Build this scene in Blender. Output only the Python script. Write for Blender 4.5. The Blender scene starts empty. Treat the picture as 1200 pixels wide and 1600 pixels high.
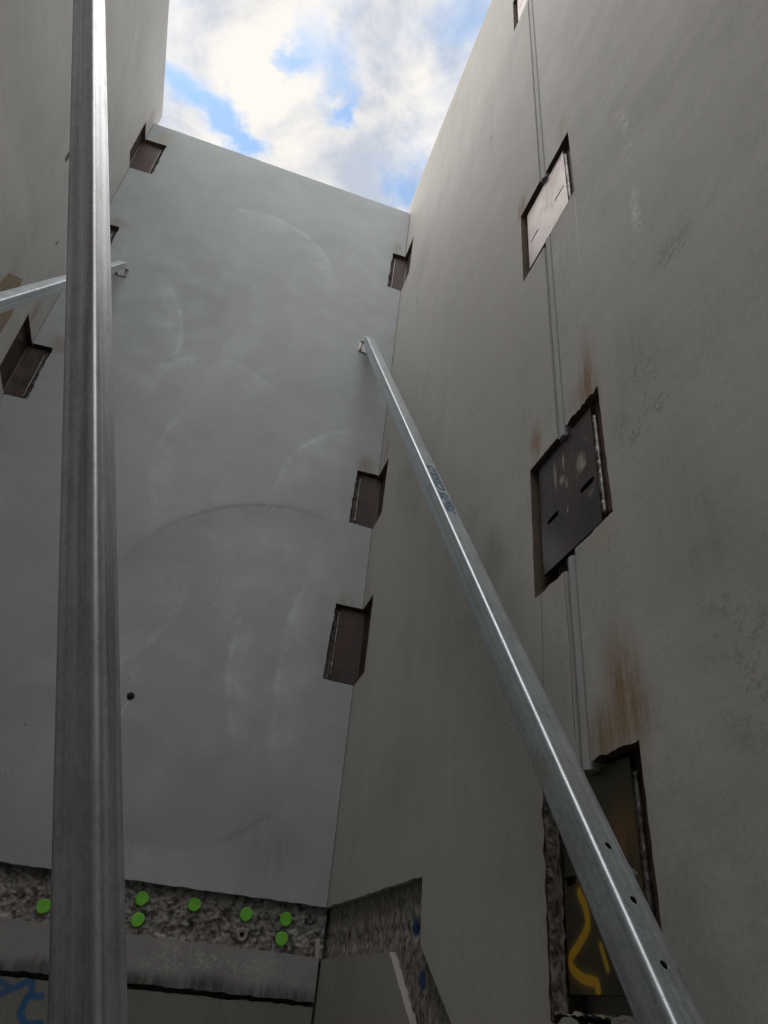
import bpy, bmesh, math, random
from mathutils import Vector, Matrix, noise
from mathutils.geometry import delaunay_2d_cdt

# ------------------------------------------------------------------ camera, world, sun, exposure
scene = bpy.context.scene
COL = scene.collection
cam = bpy.data.objects.new('camera', bpy.data.cameras.new('camera'))
COL.objects.link(cam)
cam.data.sensor_fit = 'VERTICAL'
cam.data.sensor_height = 36.0
cam.data.lens = 1107.85 / 1600 * 36.0
cam.data.clip_start = 0.02
cam.data.clip_end = 500
cam.matrix_world = Matrix(((0.94778584, -0.24713332, -0.20156171, 0),
                           (-0.30600766, -0.52682173, -0.79298056, 0),
                           (0.08978483, 0.81325518, -0.57493887, 0),
                           (0, 0, 0, 1)))
scene.camera = cam

SUN_DIR = Vector((-0.34, 0.02, 0.94)).normalized()      # towards the sun
SUN_EL = math.asin(SUN_DIR.z)
SUN_AZ = math.atan2(SUN_DIR.x, SUN_DIR.y)
EXPOSURE = 1.12
scene.view_settings.view_transform = 'Standard'
scene.view_settings.look = 'None'
scene.view_settings.exposure = EXPOSURE
scene.view_settings.gamma = 1.0
scene.view_settings.use_curve_mapping = False

sun = bpy.data.objects.new('sun', bpy.data.lights.new('sun', 'SUN'))
COL.objects.link(sun)
sun.data.energy = 1.5
sun.data.angle = math.radians(90)
sun.data.color = (1.0, 0.97, 0.93)
sun.rotation_euler = (-SUN_DIR).to_track_quat('-Z', 'Y').to_euler()

world = bpy.data.worlds.new('World')
scene.world = world
world.use_nodes = True
world.cycles.sampling_method = 'MANUAL'
world.cycles.sample_map_resolution = 512


class NT:
    """small helper to write node trees"""
    def __init__(s, tree):
        s.t = tree; s.n = tree.nodes; s.l = tree.links
    def put(s, sock, v):
        if v is None: return
        if hasattr(v, 'is_linked') or isinstance(v, bpy.types.NodeSocket): s.l.new(v, sock)
        else:
            try: sock.default_value = v
            except Exception: sock.default_value = tuple(v) + (1.0,)
    def math(s, op, a, b=None, c=None, clamp=False):
        n = s.n.new('ShaderNodeMath'); n.operation = op; n.use_clamp = clamp
        s.put(n.inputs[0], a); s.put(n.inputs[1], b); s.put(n.inputs[2], c)
        return n.outputs[0]
    def vmath(s, op, a, b=None, scale=None):
        n = s.n.new('ShaderNodeVectorMath'); n.operation = op
        s.put(n.inputs[0], a); s.put(n.inputs[1], b)
        if scale is not None: s.put(n.inputs['Scale'], scale)
        return n.outputs['Value'] if op in ('LENGTH', 'DISTANCE', 'DOT_PRODUCT') else n.outputs[0]
    def noise(s, vec, scale, detail=4, rough=0.55, dist=0.0):
        n = s.n.new('ShaderNodeTexNoise')
        s.put(n.inputs['Vector'], vec); n.inputs['Scale'].default_value = scale
        n.inputs['Detail'].default_value = detail; n.inputs['Roughness'].default_value = rough
        n.inputs['Distortion'].default_value = dist
        return n.outputs['Fac']
    def voro(s, vec, scale):
        n = s.n.new('ShaderNodeTexVoronoi'); s.put(n.inputs['Vector'], vec)
        n.inputs['Scale'].default_value = scale
        return n.outputs['Distance'], n.outputs['Color']
    def ramp(s, v, lo, hi, a=0.0, b=1.0, smooth=True):
        n = s.n.new('ShaderNodeMapRange'); n.interpolation_type = 'SMOOTHSTEP' if smooth else 'LINEAR'
        s.put(n.inputs[0], v); s.put(n.inputs[1], lo); s.put(n.inputs[2], hi)
        s.put(n.inputs[3], a); s.put(n.inputs[4], b)
        return n.outputs[0]
    def mix(s, f, a, b, mode='MIX'):
        n = s.n.new('ShaderNodeMix'); n.data_type = 'RGBA'; n.blend_type = mode
        s.put(n.inputs[0], f)
        for sock, v in ((n.inputs[6], a), (n.inputs[7], b)):
            if isinstance(v, bpy.types.NodeSocket): s.l.new(v, sock)
            else: sock.default_value = tuple(v)[:3] + (1.0,)
        return n.outputs[2]
    def mapping(s, vec, scale=(1, 1, 1), loc=(0, 0, 0), rot=(0, 0, 0)):
        n = s.n.new('ShaderNodeMapping'); s.put(n.inputs[0], vec)
        n.inputs['Scale'].default_value = scale; n.inputs['Location'].default_value = loc
        n.inputs['Rotation'].default_value = rot
        return n.outputs[0]
    def sep(s, v):
        n = s.n.new('ShaderNodeSeparateXYZ'); s.put(n.inputs[0], v); return n.outputs
    def comb(s, x, y, z):
        n = s.n.new('ShaderNodeCombineXYZ')
        for i, v in enumerate((x, y, z)): s.put(n.inputs[i], v)
        return n.outputs[0]
    def coord(s, which='Object'):
        return s.n.new('ShaderNodeTexCoord').outputs[which]
    def bump(s, h, strength=0.3, dist=0.01):
        n = s.n.new('ShaderNodeBump'); n.inputs['Strength'].default_value = strength
        n.inputs['Distance'].default_value = dist; s.put(n.inputs['Height'], h)
        return n.outputs[0]
    def segdist(s, vec, pts):
        """distance to a polyline; pts 3D"""
        best = None
        for a, b in zip(pts[:-1], pts[1:]):
            a = Vector(a); b = Vector(b); ab = b - a
            pa = s.vmath('SUBTRACT', vec, tuple(a))
            t = s.math('MULTIPLY', s.vmath('DOT_PRODUCT', pa, tuple(ab)), 1.0 / max(ab.length_squared, 1e-9), clamp=True)
            q = s.vmath('SCALE', tuple(ab), scale=t)
            d = s.vmath('DISTANCE', pa, q)
            best = d if best is None else s.math('MINIMUM', best, d)
        return best


# --- sky: daylight blue with a broken layer of lit cloud
def build_world():
    t = NT(world.node_tree); t.n.clear()
    out = t.n.new('ShaderNodeOutputWorld')
    bg = t.n.new('ShaderNodeBackground')
    sky = t.n.new('ShaderNodeTexSky'); sky.sky_type = 'NISHITA'; sky.sun_disc = False
    sky.sun_elevation = SUN_EL; sky.sun_rotation = SUN_AZ
    blue = t.vmath('MULTIPLY', sky.outputs[0], (0.72, 0.98, 1.08))
    d = t.coord('Generated')
    x, y, z = t.sep(d)
    zz = t.math('MAXIMUM', z, 0.08)
    uv = t.comb(t.math('DIVIDE', x, zz), t.math('DIVIDE', y, zz), 0.0)
    wob = t.noise(uv, 12.0, 5, 0.62)
    base = t.noise(t.mapping(uv, (1, 1, 1), (3.1, 1.7, 0.4)), 3.2, 7, 0.56, 0.3)
    # gaps of blue between the cloud banks (direction, radius along the two axes, tilt, depth)
    gaps = [(-0.118, 0.583, 0.030, 0.018, -0.40, 0.42), (-0.185, 0.552, 0.060, 0.018, -0.40, 0.34),
            (-0.066, 0.446, 0.012, 0.014, 0.3, 0.26), (-0.076, 0.470, 0.007, 0.016, 0.0, 0.26), (-0.040, 0.415, 0.030, 0.050, 0.1, 0.25),
            (-0.020, 0.455, 0.020, 0.028, 0.0, 0.16),
            (0.010, 0.500, 0.010, 0.012, 0.0, 0.36), (0.120, 0.568, 0.030, 0.032, 0.8, 0.36),
            (0.125, 0.325, 0.05, 0.03, 0.4, 0.2), (-0.02, 0.487, 0.026, 0.012, 0.3, 0.12)]
    warp = t.vmath('SCALE', t.vmath('SUBTRACT', t.comb(wob, t.noise(t.mapping(uv, loc=(7, 3, 0)), 12.0, 5, 0.62), 0.0), (0.5, 0.5, 0)), scale=0.12)
    uvw = t.vmath('ADD', uv, warp)
    dens = t.math('ADD', t.math('MULTIPLY', base, 0.8), 0.24)
    for gx, gy, rx, ry, rot, dep in gaps:
        q = t.vmath('SUBTRACT', uvw, (gx, gy, 0))
        q = t.mapping(q, (1, 1, 1), (0, 0, 0), (0, 0, rot))
        q = t.vmath('MULTIPLY', q, (1 / rx, 1 / ry, 0))
        r2 = t.vmath('DOT_PRODUCT', q, q)
        g = t.math('POWER', 2.718, t.math('MULTIPLY', r2, -0.5))
        dens = t.math('SUBTRACT', dens, t.math('MULTIPLY', g, dep))
    cover = t.ramp(dens, 0.20, 0.63, 0.10, 1.0)
    shade = t.noise(t.mapping(uv, (1, 1, 1), (9.3, 4.1, 0)), 5.5, 7, 0.6, 0.3)
    ccol = t.mix(t.ramp(shade, 0.34, 0.60), SKY_GREY, SKY_CREAM)
    # blue part keeps the physical sky at low strength, the cloud part is plain lit cloud
    b = t.n.new('ShaderNodeBackground'); t.put(b.inputs[0], blue); b.inputs[1].default_value = SKY_STRENGTH
    c = t.n.new('ShaderNodeBackground'); t.put(c.inputs[0], ccol); c.inputs[1].default_value = CLOUD_STRENGTH
    m = t.n.new('ShaderNodeMixShader'); t.put(m.inputs[0], cover)
    t.l.new(b.outputs[0], m.inputs[1]); t.l.new(c.outputs[0], m.inputs[2])
    t.l.new(m.outputs[0], out.inputs[0])
    t.n.remove(bg)


SKY_STRENGTH = 0.105
CLOUD_STRENGTH = 0.465
SKY_CREAM = (1.0, 0.955, 0.89)
SKY_GREY = (0.55, 0.60, 0.70)
build_world()

# ------------------------------------------------------------------ dimensions (metres, camera at the origin)
YB, XR, XL, YF, ZF = 4.0, 0.949, -1.600, -1.25, -1.60
POCKET = 0.090                 # depth of every pocket in the panels
rnd = random.Random(7)


def back(u, v, w): return Vector((u, YB + w, v))
def right(u, v, w): return Vector((XR + w, u, v))
def left(u, v, w): return Vector((XL - w, u, v))
def front(u, v, w): return Vector((u, YF - w, v))


# ------------------------------------------------------------------ object helpers
def link(name, me, mats, parent=None, smooth=None):
    o = bpy.data.objects.new(name, me); COL.objects.link(o)
    for m in (mats if isinstance(mats, (list, tuple)) else [mats]): me.materials.append(m)
    if parent is not None: o.parent = parent
    if smooth is not None:
        for p in me.polygons: p.use_smooth = True
        try: me.set_sharp_from_angle(angle=math.radians(smooth))
        except Exception: pass
    return o


def obj(name, bm, mats, parent=None, smooth=None, recalc=True):
    if recalc: bmesh.ops.recalc_face_normals(bm, faces=bm.faces)
    me = bpy.data.meshes.new(name); bm.to_mesh(me); bm.free()
    return link(name, me, mats, parent, smooth)


def tag(o, label, cat, group=None, kind=None):
    o['label'] = label; o['category'] = cat
    if group: o['group'] = group
    if kind: o['kind'] = kind
    return o


def thing(name, label, cat, loc=(0, 0, 0), group=None):
    o = bpy.data.objects.new(name, None); COL.objects.link(o)
    o.empty_display_size = 0.05; o.location = loc
    return tag(o, label, cat, group)


def keep(o, root):
    """parent o (built in world coordinates) under root without moving it"""
    o.parent = root
    o.matrix_basis = Matrix.Translation(-Vector(root.location)) @ o.matrix_basis
    return o


def box(bm, lo, hi, M=None):
    lo = Vector(lo); hi = Vector(hi)
    vs = [bm.verts.new(Vector((x, y, z))) for x in (lo.x, hi.x) for y in (lo.y, hi.y) for z in (lo.z, hi.z)]
    for f in ((0, 1, 3, 2), (4, 6, 7, 5), (0, 4, 5, 1), (2, 3, 7, 6), (0, 2, 6, 4), (1, 5, 7, 3)):
        bm.faces.new([vs[i] for i in f])
    if M is not None:
        for v in vs: v.co = M @ v.co
    return vs


def bevel(bm, w, seg=2):
    bmesh.ops.bevel(bm, geom=list(bm.edges), offset=w, segments=seg, profile=0.5, affect='EDGES')


def cyl(bm, a, b, r, n=16, r2=None):
    a = Vector(a); b = Vector(b); d = (b - a).normalized()
    e = d.orthogonal().normalized(); f = d.cross(e)
    r2 = r if r2 is None else r2
    A = [bm.verts.new(a + r * (math.cos(k * 2 * math.pi / n) * e + math.sin(k * 2 * math.pi / n) * f)) for k in range(n)]
    B = [bm.verts.new(b + r2 * (math.cos(k * 2 * math.pi / n) * e + math.sin(k * 2 * math.pi / n) * f)) for k in range(n)]
    for k in range(n): bm.faces.new((A[k], A[(k + 1) % n], B[(k + 1) % n], B[k]))
    bm.faces.new(A); bm.faces.new(B)


def inside(p, poly):
    c = False; n = len(poly); j = n - 1
    for i in range(n):
        a, b = poly[i], poly[j]
        if (a[1] > p[1]) != (b[1] > p[1]) and p[0] < (b[0] - a[0]) * (p[1] - a[1]) / (b[1] - a[1]) + a[0]: c = not c
        j = i
    return c


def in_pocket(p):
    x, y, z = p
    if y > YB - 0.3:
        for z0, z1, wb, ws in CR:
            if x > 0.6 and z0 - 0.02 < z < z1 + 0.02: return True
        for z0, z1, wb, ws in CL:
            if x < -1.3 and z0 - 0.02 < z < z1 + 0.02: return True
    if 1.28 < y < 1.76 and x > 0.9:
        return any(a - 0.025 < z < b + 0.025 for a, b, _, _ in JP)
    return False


def prism(bm, loops, mp, w0, w1, soot=False):
    """solid from a 2D outline and holes (even-odd), between depths w0 and w1 of the wall frame mp"""
    pts, edges = [], []
    for L in loops:
        s = len(pts); pts += [Vector((q[0], q[1])) for q in L]
        edges += [(s + i, s + (i + 1) % len(L)) for i in range(len(L))]
    V, E, F, *_ = delaunay_2d_cdt(pts, edges, [], 0, 1e-6)
    front_v = [bm.verts.new(mp(v.x, v.y, w0)) for v in V]
    back_v = [bm.verts.new(mp(v.x, v.y, w1)) for v in V]
    cnt = {}
    for f in F:
        c = ((V[f[0]].x + V[f[1]].x + V[f[2]].x) / 3, (V[f[0]].y + V[f[1]].y + V[f[2]].y) / 3)
        if sum(inside(c, L) for L in loops) % 2 == 0: continue
        bm.faces.new([front_v[i] for i in f]); bm.faces.new([back_v[i] for i in reversed(f)])
        for i in range(3):
            e = (f[i], f[(i + 1) % 3]); cnt[e] = cnt.get(e, 0) + 1
    for (a, b) in list(cnt):
        if (b, a) not in cnt:
            fc = bm.faces.new((front_v[b], front_v[a], back_v[a], back_v[b]))
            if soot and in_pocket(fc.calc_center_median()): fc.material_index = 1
    for v in front_v + back_v:
        if not v.link_faces: bm.verts.remove(v)


def ragged(a, b, amp, step=0.014, seed=0, ends=True):
    """points from a to b (b excluded) with a broken edge"""
    a = Vector((a[0], a[1])); b = Vector((b[0], b[1])); L = (b - a).length
    n = max(1, int(L / step)); d = (b - a) / L; nn = Vector((-d.y, d.x)); out = []
    for i in range(n):
        t = i / n; p = a + (b - a) * t
        k = noise.noise(Vector((p.x * 23 + seed, p.y * 23, seed * 1.7))) * 1.3 + noise.noise(Vector((p.x * 80, p.y * 80 + seed, 3.1))) * 0.7
        w = 0.0 if i == 0 and ends else 1.0
        out.append(tuple(p + nn * amp * k * w))
    return out


def ragloop(pts, amps, step=0.014, seed=0):
    out = []
    for i, p in enumerate(pts):
        out += ragged(p, pts[(i + 1) % len(pts)], amps[i], step, seed + i * 3.3) if amps[i] > 0 else [p]
    return out


# ------------------------------------------------------------------ materials
def material(name):
    m = bpy.data.materials.new(name); m.use_nodes = True
    t = NT(m.node_tree); t.n.clear()
    out = t.n.new('ShaderNodeOutputMaterial'); b = t.n.new('ShaderNodeBsdfPrincipled')
    t.l.new(b.outputs[0], out.inputs[0])
    return m, t, b


def concrete(name, base, var=0.10, tint=None, streak=0.0, arcs=(), stains=(), lines=(), smears=(), rough=0.8, grain=0.15, swirl=(), trowel=0.0):
    m, t, b = material(name)
    o = t.coord()
    big = t.noise(o, 1.1, 3, 0.6, 0.6)
    mid = t.noise(o, 5.5, 5, 0.66, 0.4)
    fine = t.noise(o, 70.0, 3, 0.7)
    n_b = t.math('SUBTRACT', big, 0.5); n_m = t.math('SUBTRACT', mid, 0.5); n_f = t.math('SUBTRACT', fine, 0.5)
    val = t.math('MULTIPLY_ADD', n_b, var * 4.0, 1.0)
    val = t.math('MULTIPLY_ADD', n_m, var * 2.6, val)
    val = t.math('MULTIPLY_ADD', n_f, 0.42, val)
    if streak:
        st = t.noise(t.mapping(o, (9, 9, 0.5), rot=(0.05, 0.03, 0)), 1.0, 5, 0.68, 0.5)
        val = t.math('MULTIPLY_ADD', t.math('SUBTRACT', st, 0.5), streak * 4.0, val)
    if trowel:          # long level strokes of the finishing trowel
        tr = t.noise(t.mapping(o, (0.8, 0.8, 7.0), rot=(0.10, 0, 0)), 1.0, 5, 0.66, 0.8)
        val = t.math('MULTIPLY_ADD', t.math('SUBTRACT', tr, 0.5), trowel * 4.0, val)
    wobv = t.vmath('ADD', o, t.comb(t.math('MULTIPLY', n_m, 0.10), t.math('MULTIPLY', n_m, -0.10), t.math('MULTIPLY', n_b, 0.12)))
    for c, ext, amt in swirl:        # marks of the power float: sets of concentric sweeps
        dd = t.vmath('DISTANCE', wobv, c)
        ring = t.math('SINE', t.math('MULTIPLY_ADD', dd, 21.0, t.math('MULTIPLY', big, 16.0)))
        fall = t.math('MULTIPLY', t.ramp(dd, ext * 0.3, ext, amt, 0.0), t.ramp(mid, 0.35, 0.65))
        val = t.math('MULTIPLY_ADD', ring, fall, val)
    for (c, R, mid_pt, ext, amt) in arcs:
        off = t.math('SUBTRACT', t.vmath('DISTANCE', o, c), R)
        line = t.ramp(t.math('ABSOLUTE', off), 0.0, 0.035, 1.0, 0.0)
        side = t.math('MULTIPLY', t.ramp(off, -0.28, 0.0, 0.0, 0.8), t.math('LESS_THAN', off, 0.0))
        win = t.ramp(t.vmath('DISTANCE', o, mid_pt), ext * 0.25, ext, amt, 0.0)
        val = t.math('MULTIPLY_ADD', t.math('ADD', line, side), t.math('MULTIPLY', win, t.ramp(mid, 0.3, 0.62)), val)
    col = t.vmath('SCALE', base, scale=val)
    if tint:
        col = t.mix(t.ramp(t.math('MULTIPLY_ADD', mid, 0.4, t.math('MULTIPLY', big, 0.6)), 0.44, 0.66, 0, 0.6), col, tint)
    drip = t.noise(t.mapping(o, (34, 34, 3.2)), 1.0, 4, 0.7, 0.4) if stains else fine
    brk = t.ramp(t.math('MULTIPLY_ADD', fine, 0.25, t.math('MULTIPLY', drip, 0.75)), 0.34, 0.62, 0.30, 1.0)
    blot = t.ramp(t.math('MULTIPLY_ADD', fine, 0.55, t.math('MULTIPLY', mid, 0.45)), 0.49, 0.58)
    for lst, brk_ in ((stains, brk), (smears, blot)):
        for (c, s, colr, amt) in lst:       # weld scorch, rust wash, cement smears, other toned patches
            q = t.vmath('MULTIPLY', t.vmath('SUBTRACT', wobv, c), tuple(1.0 / k for k in s))
            f = t.math('MULTIPLY', t.ramp(t.vmath('LENGTH', q), 0.1, 1.0, amt, 0.0), brk_)
            col = t.mix(f, col, colr)
    if lines:
        ow = t.vmath('ADD', o, t.comb(t.math('MULTIPLY', n_f, 0.006), t.math('MULTIPLY', n_m, 0.012), 0.0))
        for (pts, wdt, colr, amt) in lines:          # drips, hairline cracks and sprayed strokes
            f = t.math('MULTIPLY', t.ramp(t.segdist(ow, pts), wdt * 0.35, wdt, amt, 0.0), t.ramp(fine, 0.25, 0.5, 0.35, 1.0))
            col = t.mix(f, col, colr)
    vd, vc = t.voro(o, 19.0)              # pinholes
    pin = t.math('MULTIPLY', t.ramp(vd, 0.03, t.math('MULTIPLY_ADD', t.sep(vc)[1], 0.09, 0.04), 0.75, 0.0), t.math('GREATER_THAN', t.sep(vc)[0], 0.88))
    col = t.mix(pin, col, (0.05, 0.05, 0.05))
    t.put(b.inputs['Base Color'], col)
    t.put(b.inputs['Roughness'], t.math('MULTIPLY_ADD', n_m, 0.35, rough))
    b.inputs['Specular IOR Level'].default_value = 0.35
    n_h = t.noise(o, 60.0, 4, 0.8)
    t.put(b.inputs['Normal'], t.bump(n_h, grain, 0.006))
    return m


def scabbled(name, base, dark, scale=1.0, stretch=(1, 1, 1), blue=()):
    m, t, b = material(name)
    o = t.coord(); p = t.mapping(o, stretch)
    n1 = t.noise(p, 45 * scale, 6, 0.7, 0.5); n2 = t.noise(p, 150 * scale, 4, 0.7); n3 = t.noise(o, 4, 4, 0.6)
    vd, vc = t.voro(p, 95 * scale)
    col = t.mix(t.ramp(n1, 0.36, 0.58), dark, base)
    col = t.mix(t.ramp(t.sep(vc)[0], 0.55, 0.9, 0, 0.55), col, (0.36, 0.34, 0.31))
    col = t.mix(t.ramp(t.sep(vc)[1], 0.75, 0.95, 0, 0.7), col, (0.055, 0.05, 0.048))
    col = t.mix(t.ramp(n3, 0.4, 0.7, 0, 0.35), col, (0.17, 0.15, 0.12))
    for c, s in blue:
        q = t.vmath('MULTIPLY', t.vmath('SUBTRACT', o, c), tuple(1.0 / k for k in s))
        r = t.math('ADD', t.vmath('LENGTH', q), t.math('MULTIPLY', t.math('SUBTRACT', n1, 0.5), 0.9))
        col = t.mix(t.ramp(r, 0.75, 1.05, 0.9, 0.0), col, (0.02, 0.075, 0.24))
    t.put(b.inputs['Base Color'], col); b.inputs['Roughness'].default_value = 0.9
    b.inputs['Specular IOR Level'].default_value = 0.25
    t.put(b.inputs['Normal'], t.bump(t.math('ADD', n1, t.math('MULTIPLY', n2, 0.6)), 0.7, 0.006))
    return m


def galvanised(name, base=(0.47, 0.515, 0.545), rough=0.42, brown=0.15, smears=(), metal=0.75):
    m, t, b = material(name)
    o = t.coord()
    st = t.noise(t.mapping(o, (260, 260, 1.3)), 1.0, 4, 0.65, 0.2)
    st2 = t.noise(t.mapping(o, (70, 70, 0.5)), 1.0, 4, 0.6, 0.3)
    blot = t.noise(o, 9.0, 5, 0.65, 0.5)
    spk = t.noise(o, 240.0, 3, 0.6)
    vd, vc = t.voro(t.mapping(o, (1, 1, 0.6)), 130)
    f = t.math('ADD', t.math('MULTIPLY', t.math('SUBTRACT', st, 0.5), 0.7), t.math('MULTIPLY', t.math('SUBTRACT', st2, 0.5), 1.0))
    f = t.math('ADD', f, t.math('MULTIPLY', t.math('SUBTRACT', blot, 0.5), 0.45))
    f = t.math('ADD', f, t.math('MULTIPLY', t.math('SUBTRACT', t.sep(vc)[0], 0.5), 0.16))
    scr = t.noise(t.mapping(o, (40, 40, 9), rot=(0.5, 0.9, 0.2)), 1.0, 3, 0.7, 1.5)
    f = t.math('SUBTRACT', f, t.ramp(t.math('ABSOLUTE', t.math('SUBTRACT', scr, 0.5)), 0.0, 0.012, 0.22, 0.0))
    v = t.math('ADD', 1.0, f)
    col = t.mix(1.0, base, t.comb(v, v, v), 'MULTIPLY')
    col = t.mix(t.ramp(t.noise(t.mapping(o, (30, 30, 0.8), loc=(3, 1, 2)), 1.0, 4, 0.6), 0.45, 0.7, 0, brown), col, (0.20, 0.165, 0.145))
    for c, s, colr in smears:
        q = t.vmath('MULTIPLY', t.vmath('SUBTRACT', o, c), tuple(1.0 / k for k in s))
        ff = t.math('MULTIPLY', t.ramp(t.vmath('LENGTH', q), 0.3, 1.0, 1, 0), t.ramp(t.noise(o, 45, 5, 0.7), 0.42, 0.52))
        col = t.mix(ff, col, colr)
    t.put(b.inputs['Base Color'], col)
    b.inputs['Metallic'].default_value = metal
    t.put(b.inputs['Roughness'], t.math('ADD', rough, t.math('ADD', t.math('MULTIPLY', t.math('SUBTRACT', blot, 0.5), 0.30), t.math('MULTIPLY', t.math('SUBTRACT', st2, 0.5), 0.16))))
    hh = t.math('ADD', t.math('MULTIPLY', st, 0.5), t.math('MULTIPLY', spk, 0.35))
    hh = t.math('ADD', hh, t.math('MULTIPLY', t.noise(t.mapping(o, (14, 14, 1.2)), 1.0, 2, 0.5), 2.5))
    t.put(b.inputs['Normal'], t.bump(hh, 0.20, 0.0012))
    return m


def mill_steel(name, base=(0.13, 0.115, 0.12), rust=(0.16, 0.075, 0.05), rust_amt=0.5, rough=0.30, metal=0.75, splash=0.0, paint=(), patches=()):
    m, t, b = material(name)
    o = t.coord()
    n1 = t.noise(o, 7.0, 6, 0.65, 0.5); n2 = t.noise(t.mapping(o, (60, 60, 7)), 1.0, 4, 0.6, 0.3); n3 = t.noise(o, 160, 4, 0.7)
    v = t.math('ADD', 1.0, t.math('ADD', t.math('MULTIPLY', t.math('SUBTRACT', n1, 0.5), 0.7), t.math('MULTIPLY', t.math('SUBTRACT', n2, 0.5), 0.6)))
    col = t.mix(1.0, base, t.comb(v, v, v), 'MULTIPLY')
    rf = t.ramp(t.math('ADD', t.math('MULTIPLY', n1, 0.6), t.math('MULTIPLY', n2, 0.4)), 0.42, 0.64, 0, rust_amt)
    col = t.mix(rf, col, rust)
    met = t.math('SUBTRACT', metal, t.math('MULTIPLY', rf, 0.5))
    rgh = t.math('ADD', rough, t.math('ADD', t.math('MULTIPLY', rf, 0.35), t.math('MULTIPLY', t.math('SUBTRACT', n3, 0.5), 0.12)))
    if splash:
        q = t.mapping(o, (20, 20, 8), loc=(0.3, 0.1, 0.7))
        s = t.math('MULTIPLY', t.ramp(t.noise(q, 1.0, 5, 0.65, 0.8), 0.63, 0.70), splash)
        col = t.mix(s, col, (0.33, 0.29, 0.24)); met = t.math('MULTIPLY', met, t.math('SUBTRACT', 1.0, s))
        rgh = t.math('ADD', rgh, t.math('MULTIPLY', s, 0.4))
    for c, s_, colr, amt in patches:
        q = t.vmath('MULTIPLY', t.vmath('SUBTRACT', o, c), tuple(1.0 / k for k in s_))
        ff = t.math('MULTIPLY', t.math('MULTIPLY', t.ramp(t.vmath('LENGTH', q), 0.2, 1.0, 1, 0), t.ramp(n2, 0.35, 0.6, 0.3, 1)), amt)
        col = t.mix(ff, col, colr); met = t.math('MULTIPLY', met, t.math('SUBTRACT', 1.0, ff))
        rgh = t.math('ADD', rgh, t.math('MULTIPLY', ff, 0.4))
    for pts, wdt, colr in paint:
        dd = t.math('ADD', t.segdist(o, pts), t.math('MULTIPLY', t.math('SUBTRACT', n3, 0.5), wdt * 0.35))
        ff = t.math('ADD', t.math('MULTIPLY', t.ramp(dd, wdt * 0.6, wdt * 1.05, 1, 0), 0.85), t.ramp(dd, wdt * 0.5, wdt * 2.6, 0.22, 0))
        ff = t.math('MINIMUM', ff, 1.0)
        col = t.mix(ff, col, colr); met = t.math('MULTIPLY', met, t.math('SUBTRACT', 1.0, ff))
        rgh = t.math('ADD', rgh, t.math('MULTIPLY', ff, 0.2))
    t.put(b.inputs['Base Color'], col); t.put(b.inputs['Metallic'], met); t.put(b.inputs['Roughness'], rgh)
    t.put(b.inputs['Normal'], t.bump(t.math('ADD', n3, n2), 0.12, 0.002))
    return m


def simple(name, colr, rough=0.6, metal=0.0, var=0.25, sc=60, bump=0.2):
    m, t, b = material(name)
    o = t.coord(); n = t.noise(o, sc, 5, 0.65); n2 = t.noise(o, sc * 0.2, 4, 0.6)
    v = t.math('ADD', 1.0, t.math('ADD', t.math('MULTIPLY', t.math('SUBTRACT', n, 0.5), var * 2), t.math('MULTIPLY', t.math('SUBTRACT', n2, 0.5), var * 2)))
    t.put(b.inputs['Base Color'], t.mix(1.0, colr, t.comb(v, v, v), 'MULTIPLY'))
    b.inputs['Roughness'].default_value = rough; b.inputs['Metallic'].default_value = metal
    t.put(b.inputs['Normal'], t.bump(n, bump, 0.002))
    return m


def smooth_path(p, n=3):
    out = []
    for k in range(len(p) - 1):
        a, b, c, d = [Vector(p[max(0, min(len(p) - 1, k + q))]) for q in (-1, 0, 1, 2)]
        for i in range(n):
            t = i / n
            v = 0.5 * ((2 * b) + (c - a) * t + (2 * a - 5 * b + 4 * c - d) * t * t + (3 * b - a - 3 * c + d) * t ** 3)
            out.append((XR + 0.03, v.x, v.y))
    return out + [(XR + 0.03, p[-1][0], p[-1][1])]


SCORCH = (0.24, 0.15, 0.055); RUSTY = (0.26, 0.12, 0.045); CEM = (0.50, 0.46, 0.39); DARK = (0.13, 0.125, 0.115); PALE = (0.74, 0.74, 0.72)
def B(x, z): return (x, YB, z)
def Rw(y, z): return (XR, y, z)
def Lw(y, z): return (XL, y, z)

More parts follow.
